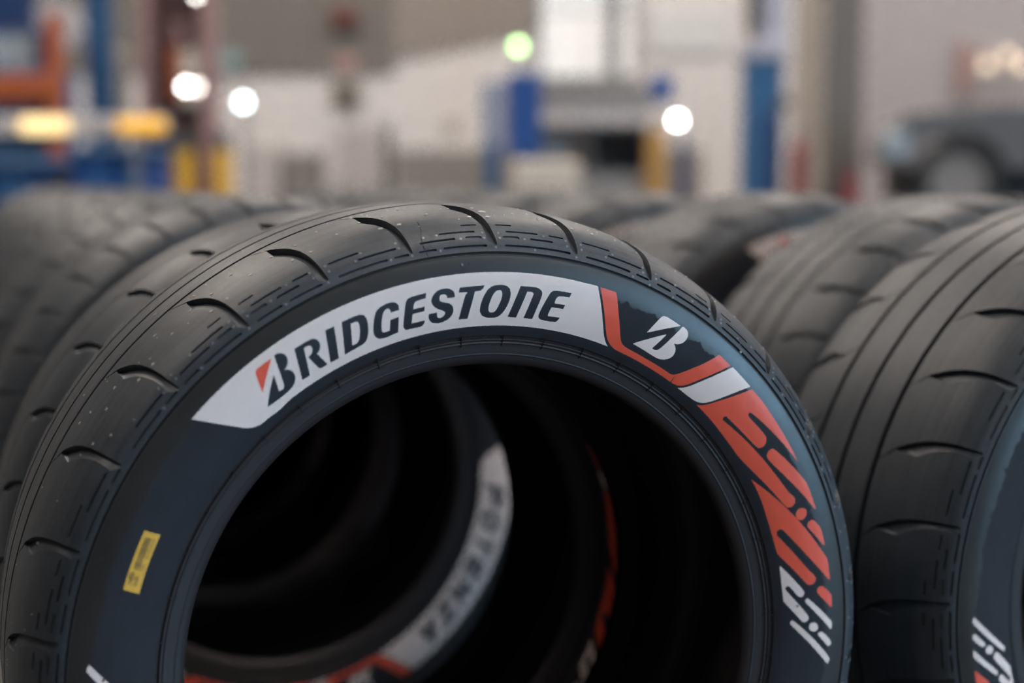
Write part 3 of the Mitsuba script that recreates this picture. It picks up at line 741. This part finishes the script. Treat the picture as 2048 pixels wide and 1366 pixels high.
# ceiling lamps
for i, (lx, ly) in enumerate([(2.6, -3.5), (4.8, -3.5), (7.0, -3.5)] + [(x, y) for y in (1.5, 6.5) for x in (-4.0, 1.0, 6.0)] + [(-2.6, 3.8)] + [(x, y) for y in (9.5, 12.0) for x in (-5.0, -1.5, 2.0, 5.5)]):
    t = thing("ceiling_lamp", "long pale lamp hanging under the hall ceiling, above the picture", "lamp", "ceiling lamps of the hall")
    put(f"{t}__housing", rbox(lx - .9, lx + .9, ly - .18, ly + .18, H - .22, H - .12), "mat_white")
    for q in (-.48, .48):
        put(f"{t}__bracket", rbox(lx + q - .02, lx + q + .02, ly - .02, ly + .02, H - .12, H), "mat_steel_frame")
    put(f"{t}__diffuser", m3.Manifold.cube([1.74, .30, .012]).translate([lx - .87, ly - .15, H - .234]), "mat_white", emit=[CEILING_LAMP_RADIANCE * c for c in LAMP["warm"]], weight=1.0)

# ------------------------------------------------------------------ blurred workshop, left
D = 8.0
t = thing("lift_post", "tall blue steel lift post at upper left beside the orange beam", "post")
put(f"{t}__column", rbox(-2.335, -2.205, D + .60, D + .74, .05, 3.2), "mat_blue")
put(f"{t}__foot", rbox(-2.42, -2.13, D + .53, D + .81, 0, .05), "mat_blue")
put(f"{t}__carriage", rbox(-2.355, -2.185, D + .58, D + .76, 1.8, 2.2), "mat_charcoal")

t = thing("wheel_machine", "blue wheel service machine with orange beam at the left edge", "machine")
put(f"{t}__body", rbox(-2.95, -2.36, D, D + .5, .02, 1.29) - rbox(-2.9, -2.41, D - .1, D + .1, .15, 1.0), "mat_blue")
put(f"{t}__screen_housing", rbox(-2.80, -2.40, D + .05, D + .16, 1.27, 1.50), "mat_navy")
put(f"{t}__screen", rbox(-2.72, -2.45, D + .035, D + .05, 1.30, 1.46, .004), "mat_screen")
put(f"{t}__beam", rbox(-3.0, -2.30, D - .16, D - .02, 1.12, 1.262), "mat_orange")
put(f"{t}__post", rbox(-2.34, -2.265, D - .14, D - .04, .02, 1.56), "mat_orange")
put(f"{t}__guard", (lying(-2.40, D + .30, 1.535, .135, .08) - lying(-2.40, D + .25, 1.535, .035, .3)), "mat_light_grey", "round grey wheel guard")
put(f"{t}__arm", rbox(-2.85, -2.5, D + .2, D + .3, 1.5, 1.75), "mat_navy")

t = thing("tool_rack", "tall red brown rack with beige and orange panels at upper left", "rack")
put(f"{t}__back_panel", rbox(-1.95, -1.62, D + .4, D + .45, .05, 2.6), "mat_brown")
for a, b in ((-1.97, -1.915), (-1.655, -1.61)):
    put(f"{t}__upright", rbox(a, b, D + .3, D + .45, 0, 2.6), "mat_rose")
put(f"{t}__panel", rbox(-1.82, -1.765, D + .32, D + .39, 1.15, 1.43), "mat_orange")
put(f"{t}__panel", rbox(-1.765, -1.655, D + .33, D + .39, 1.12, 1.42), "mat_beige")
put(f"{t}__panel", rbox(-1.80, -1.74, D + .35, D + .39, 1.45, 1.56), "mat_rose")
put(f"{t}__shelf", rbox(-1.95, -1.62, D + .25, D + .4, .95, .98), "mat_brown")

t = thing("parts_board", "narrow beige board between the blue post and brown rack", "board")
put(f"{t}__board", rbox(-2.30, -2.17, D + .90, D + .94, 1.04, 1.47), "mat_beige")
put(f"{t}__leg", rbox(-2.26, -2.21, D + .90, D + .94, 0, 1.04), "mat_steel_frame")
put(f"{t}__foot", rbox(-2.32, -2.15, D + .84, D + 1.0, 0, .02), "mat_steel_frame")

t = thing("rose_pole", "thin pinkish red pole right of the brown rack", "pole")
put(f"{t}__shaft", rbox(-1.535, -1.445, D - .3, D - .22, .03, 2.6), "mat_rose")
put(f"{t}__base", rbox(-1.60, -1.38, D - .36, D - .16, 0, .03), "mat_dark")

t = thing("barrier_rail", "pale horizontal rail carrying two amber lamps at left", "rail")
put(f"{t}__bar", rbox(-2.75, -1.60, D - .75, D - .70, .93, 1.025), "mat_light_grey")
for x in (-2.5, -1.75):
    put(f"{t}__leg", rbox(x - .02, x + .02, D - .74, D - .71, 0, .93), "mat_steel_frame")
for x0, x1, e in ((-2.27, -2.05, (.52, .40, .20)), (-1.82, -1.60, (.27, .135, .012))):
    k = put("amber_lamp", rbox(x0, x1, D - .82, D - .745, .945, 1.01, .02), "mat_yellow", "pale glowing yellow lamp on the rail, left one" if e[0] > .4 else "deep yellow lamp on the rail, right one", "lamp", "amber lamps on the rail", emit=e)

for j, (x0, x1, z1, nm) in enumerate(((-2.55, -2.20, .835, "left"), (-2.10, -1.68, .885, "right"))):
    t = thing("blue_bin", f"dark blue workshop bin under the pale rail, {nm} of the two", "bin", "blue bins under the rail")
    put(f"{t}__tub", rbox(x0, x1, D - .6, D - .2, 0.02, z1 - .06, .03), "mat_royal_blue" if j else "mat_navy")
    put(f"{t}__lid", rbox(x0 - .015, x1 + .015, D - .62, D - .18, z1 - .06, z1, .02), "mat_blue")
    put(f"{t}__rib", rbox(x0 + .1, x0 + .16, D - .62, D - .6, .1, z1 - .1) + rbox(x1 - .16, x1 - .1, D - .62, D - .6, .1, z1 - .1), "mat_blue")

for j, (x, z1, lab) in enumerate(((-1.57, .87, "yellow post with dark cap in front of the pinkish pole"), (-1.385, .87, "yellow post with dark cap right of the pinkish pole"), (-2.66, .88, "yellow post cut by the left edge of the frame"))):
    t = thing("bollard", lab, "bollard", "yellow bollards")
    put(f"{t}__post", cyl(x, D - .55, 0, z1, .048), "mat_yellow")
    put(f"{t}__cap", cyl(x, D - .55, z1, z1 + .09, .046, .030), "mat_charcoal")

# ------------------------------------------------------------------ blurred cabinets in front of the back wall
E = 12.0


def cabinet(label, x0, x1, z1, mat, y=E, doors=2):
    t = thing("cabinet", label, "cabinet", "cabinets along the back wall")
    put(f"{t}__body", rbox(x0, x1, y, y + .45, .06, z1), mat)
    put(f"{t}__plinth", rbox(x0 + .02, x1 - .02, y + .03, y + .42, 0, .06), "mat_charcoal")
    w = (x1 - x0) / doors
    for i in range(doors):
        d = put(f"{t}__door", rbox(x0 + i * w + .006, x0 + (i + 1) * w - .006, y - .018, y, .09, z1 - .02, .004), mat)
        put(f"{d}__handle", rbox(x0 + (i + .78) * w, x0 + (i + .84) * w, y - .04, y - .018, z1 * .5, z1 * .5 + .12, .004), "mat_steel_frame")
    return t


cabinet("low grey cabinet left of the white cabinets", -1.76, -1.49, .95, "mat_grey")
cabinet("narrow white cabinet beside the light grey one", -1.45, -1.30, 1.20, "mat_white", doors=1)
cabinet("light grey cabinet right of the narrow white one", -1.29, -1.055, 1.183, "mat_light_grey")
cabinet("pale low cabinet right of the yellow posts", -2.05, -1.79, 1.02, "mat_light_grey", doors=1)
t = thing("dark_gap_post", "dark upright post put in for the dark gap beside the light grey cabinet", "bottle")  # dark gap beside the cabinet painted as a charcoal post
put(f"{t}__body", cyl(-.955, E, 0, 1.08, .04) + cyl(-.955, E, 1.08, 1.15, .04, .018), "mat_charcoal")
put(f"{t}__post_tip", cyl(-.955, E, 1.15, 1.21, .016), "mat_steel_frame")
W = Y1 - .05
t = thing("red_box", "small dark red box high on the dim wall", "box")
put(f"{t}__case", rbox(-1.60, -1.36, W - .1, W, 2.085, 2.24), "mat_dark_red")
put(f"{t}__lid", rbox(-1.59, -1.37, W - .12, W - .1, 2.10, 2.225), "mat_dark_red")
t = thing("pink_notice", "faded pink notice under the dark red box", "notice")
put(f"{t}__sheet", rbox(-1.57, -1.38, W - .012, W, 1.70, 1.84, .003), "mat_rose")
t = thing("meter_box", "khaki meter box below the pink notice", "box")
put(f"{t}__case", rbox(-1.585, -1.36, Y1 - .12, Y1, 1.39, 1.61), "mat_khaki")
put(f"{t}__window", rbox(-1.53, -1.42, Y1 - .13, Y1 - .12, 1.46, 1.55, .003), "mat_charcoal")
t = thing("switch_plate", "small beige plate low on the cream wall", "plate")
put(f"{t}__plate", rbox(-.61, -.48, Y1 - .02, Y1, 1.16, 1.28, .004), "mat_tan")
t = thing("clock", "pale green round clock on the dim wall at left", "clock")
put(f"{t}__face", lying(-2.49, W - .02, 1.80, .09, .04), "mat_teal")
put(f"{t}__rim", lying(-2.49, W - .025, 1.80, .1, .05) - lying(-2.49, W - .03, 1.80, .088, .2), "mat_steel_frame")

# ------------------------------------------------------------------ blurred blue and grey machine, centre right
M = 9.0
t = thing("test_machine", "grey and blue test machine with an open chamber, centre background", "machine")
put(f"{t}__cabinet", rbox(-.026, .165, M, M + .5, .86, 1.345), "mat_royal_blue", "blue cabinet")
put(f"{t}__highlight_panel", rbox(-.15, -.03, M + .05, M + .5, .93, 1.31), "mat_lavender", "lavender panel painting the highlight on the blue body")  # highlight on the blue body painted as a lavender panel
put(f"{t}__leg", rbox(-.165, -.07, M + .05, M + .15, 0, 1.30), "mat_blue")
put(f"{t}__housing", rbox(.165, .80, M + .02, M + .6, 1.035, 1.27), "mat_grey", "grey upper housing")
put(f"{t}__strip", rbox(.165, .80, M - .005, M + .02, 1.045, 1.12), "mat_light_grey")
put(f"{t}__back_panel", rbox(.165, .46, M + .3, M + .34, .05, 1.035), "mat_light_grey")
put(f"{t}__chamber", rbox(.45, .79, M + .1, M + .6, .76, 1.035) - rbox(.47, .77, M, M + .56, .78, 1.02), "mat_steel_frame", "open chamber")
put(f"{t}__base", rbox(.16, .80, M + .05, M + .6, 0, .76), "mat_grey")
put(f"{t}__guard", rbox(.775, .885, M - .05, M + .05, 0, 1.02), "mat_amber", "amber guard post")
put(f"{t}__knob", lying(.44, M, 1.0, .035, .06), "mat_charcoal")
put(f"{t}__motor", rbox(.806, .925, M, M + .2, 1.183, 1.336) + rbox(.78, .81, M + .05, M + .15, 1.2, 1.26), "mat_royal_blue", "blue motor block")
t = thing("parts_crate", "beige crate in front of the blue machine", "crate")
put(f"{t}__tub", rbox(.0, .37, M - .5, M - .15, .30, .835, .02) - rbox(.03, .34, M - .47, M - .18, .40, .9), "mat_beige")
put(f"{t}__stand", rbox(.03, .34, M - .47, M - .18, 0, .30), "mat_steel_frame")
t = thing("navy_pole", "thin navy pole right of the amber guard", "pole")
put(f"{t}__shaft", cyl(.985, M - .02, .02, .98, .028), "mat_navy")
put(f"{t}__foot", cyl(.985, M - .02, 0, .02, .09), "mat_navy")
t = thing("grey_pipe", "vertical grey pipe before the bright back window", "pipe")
put(f"{t}__shaft", cyl(.768, E, 0, H, .055), "mat_steel_frame")
put(f"{t}__collar", cyl(.768, E, 2.3, 2.36, .075), "mat_steel_frame")

P = 10.0
t = thing("blue_pillar", "blue equipment pillar with pale cap left of the grey column", "pillar")
put(f"{t}__body", rbox(1.50, 1.735, P, P + .3, .03, 1.50), "mat_blue")
put(f"{t}__front_panel", rbox(1.60, 1.71, P - .02, P, .3, 1.15), "mat_navy")
put(f"{t}__cap", rbox(1.47, 1.76, P - .02, P + .32, 1.50, 1.60), "mat_lavender", "pale cap")
put(f"{t}__mast", rbox(1.515, 1.60, P + .1, P + .2, 1.68, 3.0) + rbox(1.53, 1.585, P + .12, P + .18, 1.6, 1.68), "mat_charcoal")
put(f"{t}__upper_duct", rbox(1.62, 1.77, P + .08, P + .28, 1.60, 3.0), "mat_lavender")
put(f"{t}__glint_disc", lying(1.735, P - .03, 1.22, .045, .05), "mat_khaki")  # khaki disc painted for a blurred yellowish glint
t = thing("red_extinguisher", "red fire extinguisher between blue pillar and grey column", "extinguisher")
put(f"{t}__bottle", cyl(1.815, P - .1, .42, .93, .055) + cyl(1.815, P - .1, .93, .99, .055, .02), "mat_red")
put(f"{t}__head", rbox(1.80, 1.83, P - .13, P - .07, .98, 1.05), "mat_dark")
put(f"{t}__stand", cyl(1.815, P - .1, 0, .42, .05), "mat_rose")

C = T().translate([2.25, 11.1, 0]).rotate([0, 0, 1], 22)
t = thing("building_column", "broad grey building column from floor to ceiling at right", "column")
put(f"{t}__shaft", rbox(-.17, .17, -.17, .17, 0, H, .015), "mat_column", to_world=C)
put(f"{t}__lit_side", rbox(-.185, -.165, -.18, .17, 0, 2.6, .004), "mat_tan", "pale slab painting the lit left side", to_world=C)  # lit left face of the column painted as a pale slab
plastic("mat_column", (0.155, 0.15, 0.145), 0.7)

t = thing("red_cone", "small red marker cone behind the right tyre row", "cone")
put(f"{t}__cone", cyl(1.52, 7.0, .44, .775, .075, .02), "mat_red")
put(f"{t}__pedestal", rbox(1.40, 1.64, 6.88, 7.12, 0, .44), "mat_grey")

# ------------------------------------------------------------------ grey vehicle raised on a lift, right
V = T().translate([2.25, 9.4, 0]).rotate([0, 0, 1], -9)
t = thing("grey_vehicle", "grey vehicle raised on a lift at the right edge", "vehicle")
body = polygon([(0.0, .86), (.03, 1.02), (.12, 1.12), (.6, 1.165), (2.6, 1.20), (2.6, .80), (.70, .80), (.68, .88), (.60, .97), (.45, 1.02), (.30, .99), (.20, .92), (.16, .83), (.05, .82)]).extrude(1.6).rotate([90, 0, 0]).translate([0, 1.6, 0])
put(f"{t}__body", body, "mat_body_grey", to_world=V)
put(f"{t}__underside", rbox(.1, 2.6, .25, 1.5, .60, .82), "mat_dark", to_world=V)
w = put(f"{t}__wheel", lying(.43, .12, .72, .26, .2) - lying(.43, .0, .72, .17, .12), "mat_dark", to_world=V)
put(f"{w}__rim", lying(.43, .08, .72, .165, .1) - lying(.43, .02, .72, .13, .06), "mat_grey", to_world=V)
put(f"{t}__headlight", rbox(-.02, .16, -.015, .1, .84, 1.03, .03), "mat_screen", "pale blue headlight", to_world=V)
w = put(f"{t}__wheel", lying(2.25, .12, .72, .26, .2) - lying(2.25, .0, .72, .17, .12), "mat_dark", to_world=V)
put(f"{w}__rim", lying(2.25, .08, .72, .165, .1) - lying(2.25, .02, .72, .13, .06), "mat_grey", to_world=V)
t = thing("vehicle_lift", "dark lift platform carrying the grey vehicle", "lift")
put(f"{t}__platform", rbox(.0, 2.6, .05, 1.55, .40, .46), "mat_charcoal", to_world=V)
for a in (.3, 2.2):
    put(f"{t}__ram", rbox(a, a + .15, .6, .9, 0, .40), "mat_steel_frame", to_world=V)

t = thing("wall_lamp_bracket", "rosy bracket with three warm little lamps on the right wall", "bracket")
put(f"{t}__upright", rbox(3.95, 4.03, Y1 - .2, Y1 - .05, 1.5, 1.95), "mat_rose")
put(f"{t}__arm", rbox(4.03, 4.55, Y1 - .2, Y1 - .16, 1.80, 1.84), "mat_rose")
for x, z in ((4.18, 1.74), (4.36, 1.82), (4.50, 1.74)):
    put(f"{t}__bulb", m3.Manifold.sphere(.055, 16).translate([x, Y1 - .18, z]), "mat_beige", emit=(0.409, 0.327, 0.227))


# ------------------------------------------------------------------ little lamps added for metal glints, which the lens blurs into discs
def add_glint(label, x, y, z, r, e, stem, mat="mat_white"):
    t = thing("glint_lamp", label, "lamp", "small lamps added for glints on the workshop equipment")
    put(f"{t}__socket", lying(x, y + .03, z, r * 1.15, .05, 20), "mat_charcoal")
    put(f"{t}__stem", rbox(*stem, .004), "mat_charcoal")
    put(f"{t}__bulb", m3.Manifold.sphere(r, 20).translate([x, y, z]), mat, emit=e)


add_glint("brilliant warm glint lamp added on the brown rack, upper left", -1.66, D - .02, 1.203, .024, (5.5, 5, 4.5), (-1.668, -1.652, D + .07, D + .25, 1.195, 1.211))
add_glint("dimmer glint lamp added touching the brilliant warm glint on the brown rack", -1.612, D + .02, 1.201, .020, (3, 2.7, 2.4), (-1.62, -1.604, D + .07, D + .305, 1.193, 1.209))
add_glint("bluish white glint lamp added right of the pinkish pole", -1.382, D + .05, 1.127, .026, (3.3, 4.0, 4.0), (-1.39, -1.374, D + .075, D + .095, 0, 1.13))
add_glint("white added glint lamp cut by the top of the frame", -1.61, D + .1, 1.68, .026, (5, 4.7, 4.4), (-1.64, -1.624, D + .12, D + .305, 1.672, 1.688))
add_glint("glowing green glint lamp above the blue machine", .036, M + .05, 1.496, .028, (1.5, 3.0, 0.95), (.028, .044, M + .06, M + .09, 1.34, 1.49))
add_glint("brilliant white added glint lamp at the grey machine's right end", .945, M - .06, 1.07, .028, (9, 9, 9), (.80, .95, M - .04, M - .015, 1.06, 1.08))
